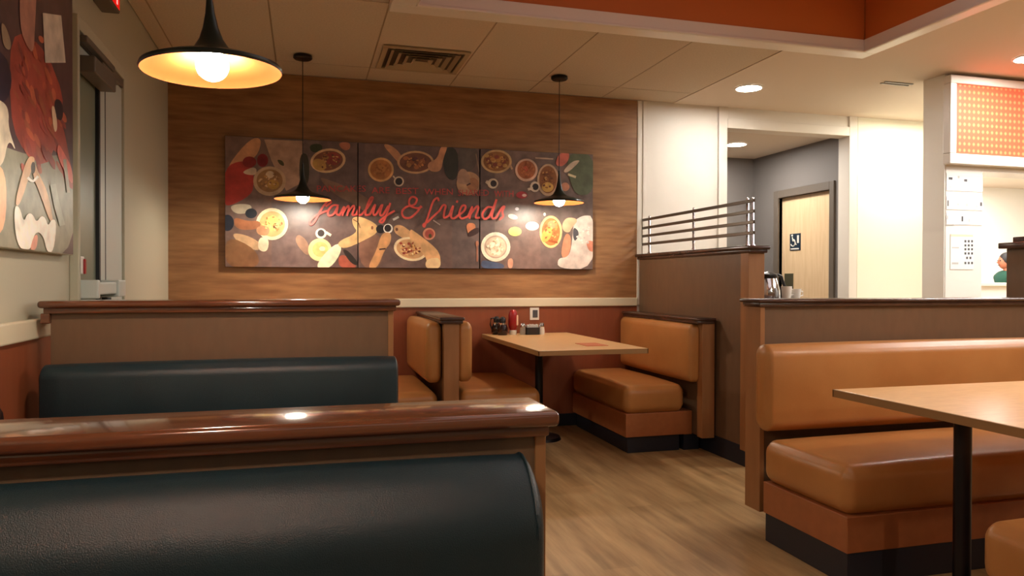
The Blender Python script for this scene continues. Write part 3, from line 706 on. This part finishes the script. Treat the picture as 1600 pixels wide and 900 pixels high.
tube([pp(.14, 0, hz + .02), pp(.168, 0, hz - .015), pp(.145, 0, hz - .025)], [.008, .014, .01], 8, bm)
for s in (-1, 1): bmesh.ops.create_uvsphere(bm, u_segments=8, v_segments=6, radius=.02, matrix=Matrix.Translation(pp(.03, s * .078, hz - .01)))
hd = link('head', bm, 'skin', t, True)
bm = bmesh.new()
for s in (-1, 1): bmesh.ops.create_uvsphere(bm, u_segments=8, v_segments=6, radius=.011, matrix=Matrix.Translation(pp(.138, s * .032, hz + .015)))
box_ = tube([pp(.143, -.025, hz - .055), pp(.149, 0, hz - .056), pp(.143, .025, hz - .055)], .005, 6, bm)
link('eyes_and_mouth', bm, 'hair', hd)
bm = headm(.108, (.028, 0, hz + .03), (1.0, .84, 1.10))
bmesh.ops.create_uvsphere(bm, u_segments=14, v_segments=10, radius=.06, matrix=Matrix.Translation(pp(-.07, 0, hz - .06)))
link('hair', bm, 'hair', t, True)

t.scale = (.94, .94, .94)

# ------------------------------------------------------------------ pictures (flat prints on real canvases)
class Print:
    def __init__(s, conv): s.items = []; s.conv = conv
    def poly(s, pts, col): s.items.append(([s.conv(*p) for p in pts], (col[0] / 255, col[1] / 255, col[2] / 255, 1)))
    def ell(s, cx, cy, rx, ry, col, rot=0, n=28):
        c, d = math.cos(math.radians(rot)), math.sin(math.radians(rot))
        s.poly([(cx + rx * math.cos(a) * c - ry * math.sin(a) * d, cy + rx * math.cos(a) * d + ry * math.sin(a) * c) for a in [2 * math.pi * k / n for k in range(n)]], col)
    def smooth(s, pts, col, it=2):
        for _ in range(it):
            q = []
            for a, b in zip(pts, pts[1:] + pts[:1]):
                q.append((a[0] * .75 + b[0] * .25, a[1] * .75 + b[1] * .25)); q.append((a[0] * .25 + b[0] * .75, a[1] * .25 + b[1] * .75))
            pts = q
        s.poly(pts, col)
    def line(s, pts, wd, col):
        pts = catmull(pts)
        for i in range(len(pts) - 1):
            a, b = Vector(pts[i]), Vector(pts[i + 1]); d = (b - a)
            if d.length < 1e-6: continue
            n = Vector((-d.y, d.x)).normalized() * wd / 2; e = d.normalized() * wd * .25
            s.poly([tuple(a - e + n), tuple(b + e + n), tuple(b + e - n), tuple(a - e - n)], col)
def catmull(P, k=5):
    if len(P) < 3: return P
    Q = [P[0]] + list(P) + [P[-1]]; out = []
    for i in range(1, len(Q) - 2):
        p0, p1, p2, p3 = [Vector(q) for q in Q[i - 1:i + 3]]
        for j in range(k):
            t = j / k; out.append(tuple(.5 * ((2 * p1) + (p2 - p0) * t + (2 * p0 - 5 * p1 + 4 * p2 - p3) * t * t + (3 * p1 - p0 - 3 * p2 + p3) * t ** 3)))
    return out + [P[-1]]

MY = 5.745       # face of the big picture
def ray(px, py): return FW + RT * (px - 800) / FPX - UP * (py - 450) / FPX
def on_back(px, py): d = ray(px, py); k = MY / d.y; return (d.x * k, EYE.z + d.z * k)
def on_left(px, py): d = ray(px, py); k = -.9 / d.x; return (d.y * k, EYE.z + d.z * k)
A = lambda x, y: on_back(340 + x / 3.9125, 200 + y / 3.9125)
B = lambda x, y: on_back(640 + x / 3.9125, 200 + y / 3.9125)
T = lambda x, y: on_back(470 + x / 4.706, 280 + y / 4.706)
SK = (198, 150, 104); SKD = (184, 134, 98); WH = (226, 208, 172); DK = (44, 36, 36)
P = Print(A)
# table boards under the dishes
for i, (x0, x1, c) in enumerate([(0, 330, (112, 90, 82)), (330, 620, (104, 88, 84)), (620, 900, (96, 78, 74)), (900, 1260, (104, 84, 78))]):
    P.poly([(x0, 40), (x1 + 60, 40), (x1, 880), (x0, 880)], c)
P.conv = B
for i, (x0, x1, c) in enumerate([(30, 260, (100, 80, 74)), (260, 520, (96, 80, 76)), (520, 800, (114, 94, 86)), (800, 1150, (106, 90, 84))]):
    P.poly([(x0, 60), (x1 + 20, 60), (x1, 880), (x0, 880)], c)
P.conv = A
P.poly([(285, 70), (525, 80), (505, 340), (420, 385), (330, 200)], (162, 132, 112))
P.smooth([(500, 150), (560, 160), (560, 350), (500, 360)], (52, 50, 40))
P.smooth([(60, 230), (200, 62), (275, 62), (240, 180), (150, 210), (90, 250)], SKD)
P.smooth([(40, 240), (150, 195), (215, 230), (222, 330), (210, 410), (60, 485), (40, 450)], (158, 50, 42))
P.ell(195, 208, 42, 34, (130, 34, 34)); P.ell(275, 198, 34, 40, (112, 26, 34))
P.smooth([(150, 265), (235, 232), (240, 290), (170, 285)], (190, 168, 146))
P.smooth([(560, 100), (640, 95), (640, 150), (570, 150)], (50, 60, 40))
P.smooth([(730, 90), (810, 85), (812, 130), (770, 140)], (156, 98, 76))
P.ell(318, 325, 100, 90, (176, 148, 118)); P.ell(318, 322, 80, 70, (140, 104, 66)); P.ell(340, 345, 36, 30, (168, 130, 62)); P.ell(320, 285, 26, 22, (190, 170, 140))
P.smooth([(360, 190), (400, 200), (410, 235), (380, 225)], (70, 66, 40))
P.smooth([(70, 480), (130, 462), (215, 470), (195, 520), (110, 528)], (180, 168, 146))
P.ell(205, 522, 36, 30, (36, 40, 48)); P.ell(60, 580, 40, 50, (34, 38, 50))
P.ell(333, 587, 98, 98, (228, 212, 172)); P.ell(333, 587, 78, 78, (206, 170, 110)); P.ell(335, 580, 40, 46, (218, 190, 110)); P.ell(352, 600, 14, 18, (110, 64, 34))
P.smooth([(95, 540), (180, 570), (262, 565), (262, 620), (110, 625)], (156, 100, 68))
P.smooth([(235, 600), (320, 598), (312, 662), (240, 652)], SKD)
P.smooth([(88, 640), (180, 655), (262, 700), (262, 752), (180, 735), (110, 685)], (186, 152, 116))
P.smooth([(252, 665), (316, 672), (306, 760), (245, 748)], (224, 208, 176))
P.smooth([(45, 650), (240, 740), (262, 858), (45, 858)], (124, 88, 58))
P.smooth([(490, 640), (560, 700), (560, 800), (470, 700)], (150, 118, 96))
P.ell(675, 200, 108, 74, (196, 164, 124), -8); P.ell(675, 200, 92, 60, (116, 72, 50), -8); P.ell(622, 225, 44, 34, (168, 132, 70), 30); P.ell(705, 188, 48, 40, (136, 58, 48)); P.ell(660, 180, 20, 14, (150, 112, 60))
P.smooth([(610, 295), (690, 320), (840, 380), (960, 460), (960, 560), (860, 480), (700, 400)], (122, 96, 80))
P.smooth([(1000, 95), (1065, 105), (1130, 170), (1120, 232), (1085, 190)], SKD)
P.ell(998, 255, 79, 74, (196, 152, 96)); P.ell(998, 255, 66, 61, (164, 106, 50)); P.ell(998, 250, 30, 26, (178, 122, 60))
P.ell(1108, 327, 31, 31, (200, 180, 156)); P.ell(1108, 327, 22, 22, DK); P.line([(1082, 305), (1074, 295)], 9, (200, 180, 156))
P.ell(1210, 210, 112, 70, (188, 150, 108)); P.ell(1210, 210, 98, 58, (108, 66, 42))
for k in range(10): P.ell(1150 + (k * 37) % 120, 185 + (k * 23) % 60, 16, 12, random.choice([(150, 92, 50), (96, 50, 46), (170, 120, 60)]))
P.smooth([(735, 790), (775, 768), (872, 858), (745, 858)], (156, 82, 64)); P.smooth([(755, 740), (800, 748), (870, 838), (820, 836)], (42, 36, 32))
P.smooth([(860, 660), (1010, 640), (1010, 858), (870, 858)], (126, 92, 76))
P.ell(632, 645, 34, 32, (228, 218, 196)); P.ell(632, 643, 21, 21, DK); P.line([(665, 640), (690, 655)], 16, (228, 218, 196))
P.ell(625, 745, 72, 70, (220, 210, 148)); P.ell(628, 742, 48, 46, (206, 190, 116)); P.ell(640, 738, 18, 14, (226, 216, 180))
P.smooth([(596, 860), (640, 780), (735, 695), (765, 745), (690, 862)], (234, 222, 186))
P.smooth([(720, 700), (860, 640), (826, 595), (820, 545), (880, 540), (985, 595), (975, 645), (890, 690), (770, 745)], (210, 168, 116))
P.line([(830, 560), (860, 580), (870, 610)], 5, (120, 76, 50)); P.ell(945, 610, 7, 11, (130, 80, 54))
P.ell(995, 618, 27, 26, (34, 30, 32)); P.ell(1042, 615, 29, 29, (226, 216, 204)); P.ell(1040, 613, 21, 22, DK); P.line([(1075, 560), (1105, 545)], 14, (200, 190, 180))
P.smooth([(1072, 600), (1120, 588), (1190, 640), (1260, 695), (1260, 752), (1180, 695), (1085, 650)], (196, 150, 106)); P.ell(1095, 620, 8, 10, (110, 70, 54))
P.smooth([(1008, 640), (1062, 638), (1058, 705), (1020, 745), (975, 862), (912, 862), (972, 745), (985, 695)], (198, 146, 98)); P.line([(990, 742), (1025, 738)], 9, (60, 44, 40))
P.ell(1180, 740, 104, 72, (226, 200, 160), 12); P.ell(1180, 740, 88, 58, (196, 150, 104), 12)
for k in range(22): P.ell(1120 + (k * 47) % 125, 705 + (k * 29) % 70, 9, 7, random.choice([(150, 60, 50), (170, 112, 60), (206, 170, 120), (120, 60, 40)]))
P.conv = B
P.smooth([(200, 120), (300, 120), (295, 330), (210, 300)], (46, 46, 36))
P.smooth([(105, 215), (170, 190), (188, 110), (236, 105), (204, 190), (192, 268), (120, 268)], SKD)
P.smooth([(0, 615), (30, 632), (140, 715), (188, 770), (190, 862), (92, 862), (110, 800), (40, 725), (0, 690)], (214, 164, 114)); P.smooth([(100, 800), (188, 790), (190, 862), (94, 862)], (222, 188, 140))
P.smooth([(290, 110), (300, 250), (345, 270), (400, 250), (430, 120)], (84, 76, 70)); P.line([(405, 160), (425, 270)], 6, (130, 110, 90))
P.ell(360, 340, 74, 72, (172, 136, 104)); P.ell(385, 345, 38, 40, (160, 112, 78)); P.smooth([(285, 335), (300, 252), (350, 250), (378, 345), (330, 345)], (158, 126, 104)); P.line([(350, 350), (370, 340)], 9, (70, 46, 38))
P.ell(530, 205, 94, 72, (184, 152, 106)); P.ell(530, 205, 80, 60, (132, 88, 46))
for k in range(14): P.ell(470 + (k * 43) % 120, 170 + (k * 31) % 70, 15, 11, random.choice([(166, 116, 58), (120, 60, 44), (186, 146, 84)]))
P.line([(470, 330), (490, 345)], 20, (196, 176, 150)); P.ell(508, 340, 33, 31, (198, 180, 154)); P.ell(512, 340, 19, 20, DK)
P.ell(713, 258, 69, 70, (202, 164, 140)); P.ell(713, 256, 56, 56, (164, 96, 58)); P.ell(708, 250, 16, 18, (190, 96, 70))
P.line([(615, 230), (625, 250)], 12, (170, 140, 110))
P.ell(845, 318, 66, 98, (178, 146, 116)); P.ell(845, 316, 54, 84, (128, 80, 44)); P.ell(842, 362, 36, 30, (196, 154, 78))
P.ell(765, 360, 30, 32, (200, 180, 158)); P.ell(768, 360, 19, 20, DK); P.line([(725, 375), (750, 370)], 16, (200, 180, 158))
P.line([(770, 184), (875, 190)], 9, (176, 154, 134))
P.smooth([(975, 145), (1128, 160), (1128, 400), (1010, 420), (960, 250)], (84, 92, 70))
P.smooth([(915, 150), (972, 140), (975, 195), (930, 240), (885, 225)], (184, 100, 84))
P.smooth([(930, 270), (990, 205), (1040, 195), (1030, 215), (965, 275)], (184, 164, 142)); P.line([(970, 285), (1012, 300)], 14, (190, 176, 140)); P.ell(950, 360, 26, 26, (186, 128, 100))
P.ell(685, 410, 34, 22, (160, 60, 64)); P.ell(700, 412, 14, 9, (220, 190, 180)); P.ell(655, 495, 12, 10, (228, 220, 224))
P.ell(630, 543, 30, 15, (222, 212, 170), 15); P.ell(643, 633, 40, 28, (230, 218, 112)); P.ell(748, 600, 41, 27, (238, 228, 200)); P.ell(824, 528, 8, 10, (220, 210, 190))
P.smooth([(340, 580), (408, 582), (392, 650), (360, 662)], (206, 130, 90)); P.smooth([(350, 640), (420, 600), (430, 640), (360, 672)], (56, 36, 34))
P.ell(118, 648, 38, 37, (196, 132, 106)); P.ell(120, 648, 27, 27, (166, 78, 66)); P.ell(125, 660, 10, 13, (80, 70, 40))
P.line([(145, 565), (185, 592)], 7, (160, 140, 130)); P.line([(412, 700), (412, 815)], 6, (170, 110, 84)); P.ell(412, 708, 9, 18, (170, 110, 84))
P.ell(525, 727, 90, 90, (232, 220, 194)); P.ell(525, 727, 70, 70, (190, 160, 136)); P.ell(525, 727, 62, 62, (214, 190, 162))
for a in range(6): P.ell(525 + 30 * math.cos(a), 735 + 30 * math.sin(a), 17, 16, (236, 222, 196))
P.smooth([(436, 805), (500, 818), (575, 830), (578, 862), (436, 862)], (74, 88, 116)); P.smooth([(598, 800), (632, 795), (630, 858), (600, 858)], (204, 146, 120))
P.ell(862, 635, 69, 99, (226, 178, 122)); P.ell(862, 635, 56, 84, (170, 108, 58)); P.ell(838, 650, 28, 52, (214, 158, 78), 25); P.ell(872, 590, 30, 24, (188, 130, 90)); P.line([(850, 690), (900, 700)], 12, (150, 76, 34))
P.smooth([(945, 640), (988, 655), (978, 785), (918, 800)], (186, 126, 96))
P.smooth([(1000, 570), (1060, 532), (1128, 540), (1128, 862), (905, 862), (903, 795), (972, 790), (992, 700)], (206, 188, 176))
P.smooth([(1075, 690), (1128, 690), (1128, 760), (1090, 750)], (204, 130, 104)); P.smooth([(1000, 600), (1040, 640), (1010, 700), (995, 660)], (70, 70, 74))
P.smooth([(928, 590), (960, 543), (1035, 558), (990, 610), (975, 642), (938, 632)], (214, 162, 128))
for (X0, Y0, rr, cols) in ((318, 322, 66, [(166, 122, 70), (120, 84, 52), (190, 160, 120)]), (675, 200, 70, [(150, 96, 56), (96, 56, 44), (180, 140, 80)]), (333, 587, 66, [(226, 196, 130), (190, 140, 80), (170, 110, 60)]), (998, 255, 50, [(176, 120, 60), (150, 96, 46)]), (1210, 210, 56, [(150, 92, 50), (88, 50, 38), (176, 124, 66)]), (1180, 740, 58, [(216, 176, 120), (160, 76, 54), (206, 150, 90), (230, 206, 160)])):
    P.conv = A; rp = random.Random(int(X0))
    for k in range(26):
        a_, r_ = rp.uniform(0, 6.28), rr * math.sqrt(rp.random()); P.ell(X0 + r_ * math.cos(a_), Y0 + r_ * math.sin(a_) * .72, rp.uniform(4, 11), rp.uniform(3, 7), rp.choice(cols), rp.uniform(0, 180), 7)
for (X0, Y0, rx_, ry_, cols) in ((530, 205, 66, 48, [(166, 116, 58), (110, 60, 40), (190, 150, 90)]), (845, 310, 40, 66, [(150, 96, 50), (110, 66, 40), (180, 130, 70)]), (862, 635, 44, 70, [(196, 136, 76), (150, 90, 50), (220, 170, 100)]), (713, 256, 44, 44, [(176, 108, 64), (150, 84, 50)]), (525, 727, 50, 50, [(240, 226, 200), (200, 166, 130), (220, 196, 164)]), (1060, 650, 40, 80, [(190, 172, 164), (222, 206, 196)])):
    P.conv = B; rp = random.Random(int(X0) + 1)
    for k in range(24):
        a_, r_ = rp.uniform(0, 6.28), math.sqrt(rp.random()); P.ell(X0 + rx_ * r_ * math.cos(a_), Y0 + ry_ * r_ * math.sin(a_), rp.uniform(4, 11), rp.uniform(3, 8), rp.choice(cols), rp.uniform(0, 180), 7)
# script lettering
P.conv = T
RD = (206, 84, 74)
scr = [
 [(185, 200), (222, 172), (205, 160), (165, 200), (130, 260), (100, 315), (75, 335), (66, 315), (95, 280), (150, 250), (190, 235)],
 [(275, 195), (235, 195), (200, 235), (205, 268), (240, 258), (270, 205), (262, 255), (285, 265)],
 [(285, 265), (318, 205), (305, 268)], [(308, 250), (345, 200), (352, 215), (340, 268)], [(342, 250), (382, 198), (392, 212), (378, 262), (405, 262)],
 [(405, 262), (430, 205), (420, 262), (445, 262)],
 [(445, 262), (500, 195), (528, 140), (508, 145), (480, 215), (475, 262), (505, 262)],
 [(505, 262), (545, 190), (530, 250), (550, 262), (590, 195)], [(598, 190), (580, 255), (600, 265), (640, 200)], [(655, 180), (625, 270), (600, 318), (578, 310), (620, 275), (685, 235)],
 [(880, 200), (850, 245), (800, 285), (755, 280), (742, 240), (775, 205), (830, 190), (850, 150), (820, 132), (795, 155), (800, 195), (850, 215), (885, 205)],
 [(1010, 160), (1000, 140), (970, 165), (945, 235), (920, 310), (905, 350), (898, 335), (930, 315), (955, 290), (985, 262), (1020, 230)],
 [(1015, 235), (1040, 195), (1060, 200), (1050, 245), (1050, 285), (1085, 270)],
 [(1085, 270), (1115, 200), (1100, 275), (1120, 290), (1150, 270)], [(1146, 162), (1143, 172)],
 [(1150, 270), (1195, 235), (1205, 200), (1180, 200), (1160, 250), (1175, 290), (1225, 275)],
 [(1225, 275), (1255, 205), (1235, 290)], [(1238, 265), (1285, 205), (1300, 215), (1280, 280), (1310, 285)],
 [(1400, 210), (1365, 210), (1330, 255), (1340, 292), (1375, 280), (1405, 220), (1432, 155), (1400, 260), (1405, 290), (1430, 285)],
 [(1430, 285), (1470, 215), (1490, 205), (1475, 240), (1480, 275), (1455, 298)],
]
for s_ in scr: P.line(s_, 14.5, RD)
def font_line(word, px0, px1, base0, capx, conv, col, prn):
    cu = bpy.data.curves.new('t', 'FONT'); cu.body = word; cu.size = 1; cu.resolution_u = 2
    o = bpy.data.objects.new('t', cu); COL.objects.link(o); dg = bpy.context.evaluated_depsgraph_get(); dg.update()
    me = bpy.data.meshes.new_from_object(o.evaluated_get(dg)); bpy.data.objects.remove(o)
    xs_ = [v.co.x for v in me.vertices]; ys_ = [v.co.y for v in me.vertices]; a, b = min(xs_), max(xs_); h0, h1 = min(ys_), max(ys_)
    for p in me.polygons:
        prn.poly([(px0 + (me.vertices[i].co.x - a) / (b - a) * (px1 - px0), base0 - (me.vertices[i].co.y - h0) / (h1 - h0) * capx) for i in p.vertices], col)
    bpy.data.meshes.remove(me)
P.conv = on_back
for w_, a, b in (('PANCAKES', 495, 571), ('ARE', 580, 608), ('BEST', 618, 653), ('WHEN', 662, 706), ('SHARED', 714, 762), ('WITH', 770, 800)):
    font_line(w_, a, b, 304 + (a - 620) * .03, 9.5, on_back, (176, 66, 62), P)

def print_mesh(items, mk, lo=None, hi=None, step=.00003):
    bm = bmesh.new(); cl_ = bm.loops.layers.color.new('Col')
    for i, (pts, col) in enumerate(items):
        vs = [bm.verts.new(mk(p, i * step)) for p in pts]
        try: f = bm.faces.new(vs)
        except ValueError: continue
        for l in f.loops: l[cl_] = col
    if lo is not None:
        for co, no in lo:
            g = bm.verts[:] + bm.edges[:] + bm.faces[:]
            bmesh.ops.bisect_plane(bm, geom=g, plane_co=co, plane_no=no, clear_outer=True)
    bmesh.ops.triangulate(bm, faces=bm.faces)
    return bm
zt, zb = 2.252, 1.297
edges_x = [(-.553, .393), (.397, 1.345), (1.351, 2.314)]
labs = ['left canvas of the wall picture, with red shirt and round plates', 'middle canvas of the wall picture, hands with cups and red script lettering', 'right canvas of the wall picture, with oval plates and a person in white']
for (x0, x1), lab in zip(edges_x, labs):
    t = thing('canvas_picture', ((x0 + x1) / 2, BACK - .03, zb), lab, 'picture', 'three canvases of the wall picture')
    link('canvas', box(x0, x1, MY, BACK - .012, zb, zt, .002, 1), 'black_plastic', t)
    bm = print_mesh(P.items, lambda p, d: (p[0], MY - .001 - d, p[1]),
                    [((x0 + .002, 0, 0), (-1, 0, 0)), ((x1 - .002, 0, 0), (1, 0, 0)), ((0, 0, zb + .002), (0, 0, -1)), ((0, 0, zt - .002), (0, 0, 1))])
    me_o = link('print', bm, 'print', t)

# left wall picture
Q = Print(on_left)
Q.poly([(-200, -200), (120, -200), (120, 420), (-200, 420)], (78, 56, 58))
Q.smooth([(-60, 200), (20, 235), (60, 245), (118, 240), (118, 420), (-60, 420)], (132, 130, 112))
Q.smooth([(18, 60), (40, 50), (75, 85), (100, 150), (95, 180), (108, 240), (118, 300), (100, 285), (88, 225), (72, 262), (40, 240), (20, 200), (15, 130)], (150, 66, 54), 1)
rq = random.Random(3)
for k in range(70):
    yy = rq.uniform(60, 270); xx = rq.uniform(24, 88) if yy < 150 else rq.uniform(34, 100)
    Q.ell(xx, yy, rq.uniform(1.5, 4), rq.uniform(6, 18), rq.choice([(160, 76, 58), (136, 58, 50), (172, 88, 62), (128, 60, 54), (150, 80, 58)]), rq.uniform(-35, -10), 9)
Q.smooth([(-40, 60), (5, 80), (20, 120), (10, 165), (-40, 160)], (44, 34, 52))
Q.smooth([(30, -40), (58, -40), (54, 40), (52, 84), (42, 74), (30, 44)], (170, 120, 106))
Q.poly([(66, 20), (95, 24), (102, 98), (70, 98)], (192, 178, 164))
Q.smooth([(0, 34), (8, 40), (17, 66), (15, 80), (4, 72)], (150, 130, 108))
Q.smooth([(84, 155), (94, 155), (99, 172), (96, 190), (86, 184)], (40, 26, 34)); Q.smooth([(79, 165), (85, 166), (90, 200), (84, 210)], (200, 170, 140))
Q.smooth([(90, 222), (100, 240), (112, 262), (114, 292), (102, 272), (88, 242)], (206, 100, 86))
Q.smooth([(-20, 150), (4, 158), (13, 172), (12, 200), (26, 240), (12, 215), (4, 262), (-20, 260)], (206, 190, 168))
Q.smooth([(-20, 255), (9, 260), (9, 362), (-20, 372)], (220, 168, 130))
Q.smooth([(42, 245), (52, 244), (54, 252), (46, 272), (30, 322), (22, 320), (30, 285)], (206, 166, 128)); Q.smooth([(52, 250), (60, 272), (74, 300), (83, 345), (77, 347), (62, 302), (50, 276)], (196, 156, 118))
Q.ell(51, 262, 3.5, 9, (60, 56, 52)); Q.line([(43, 278), (50, 283), (58, 276)], 4, (230, 226, 214))
Q.smooth([(22, 320), (30, 324), (36, 348), (42, 333), (50, 334), (56, 348), (63, 337), (70, 340), (74, 354), (80, 342), (88, 345), (83, 394), (72, 394), (68, 372), (60, 362), (52, 366), (48, 391), (28, 389), (21, 350)], (232, 224, 210))
Q.smooth([(52, 368), (59, 366), (56, 391), (45, 391)], (214, 150, 128)); Q.line([(82, 290), (88, 320), (96, 350)], 9, (150, 152, 134)); Q.line([(100, 250), (106, 300)], 5, (160, 150, 130))
t = thing('canvas_picture', (LEFT + .02, 2.6, 1.3), 'picture on the left wall showing red cloth and raised hands with white sleeves', 'picture')
link('canvas', box(LEFT + .001, -.902, 1.70, 3.372, 1.30, 2.52, .002, 1), 'plaster_left', t)
bm = print_mesh(Q.items, lambda p, d: (-.9015 + .0007 + d, p[0], p[1]), [((0, 1.702, 0), (0, -1, 0)), ((0, 3.368, 0), (0, 1, 0)), ((0, 0, 1.303), (0, 0, -1)), ((0, 0, 2.517), (0, 0, 1))])
link('print', bm, 'print', t)

for o in bpy.data.objects:
    if o.name.split('.')[0] in ('dots', 'pictures', 'captions', 'symbol', 'lettering', 'eyes_and_mouth', 'header'): o['kind'] = 'stuff'
    if '_w' in o: del o['_w']
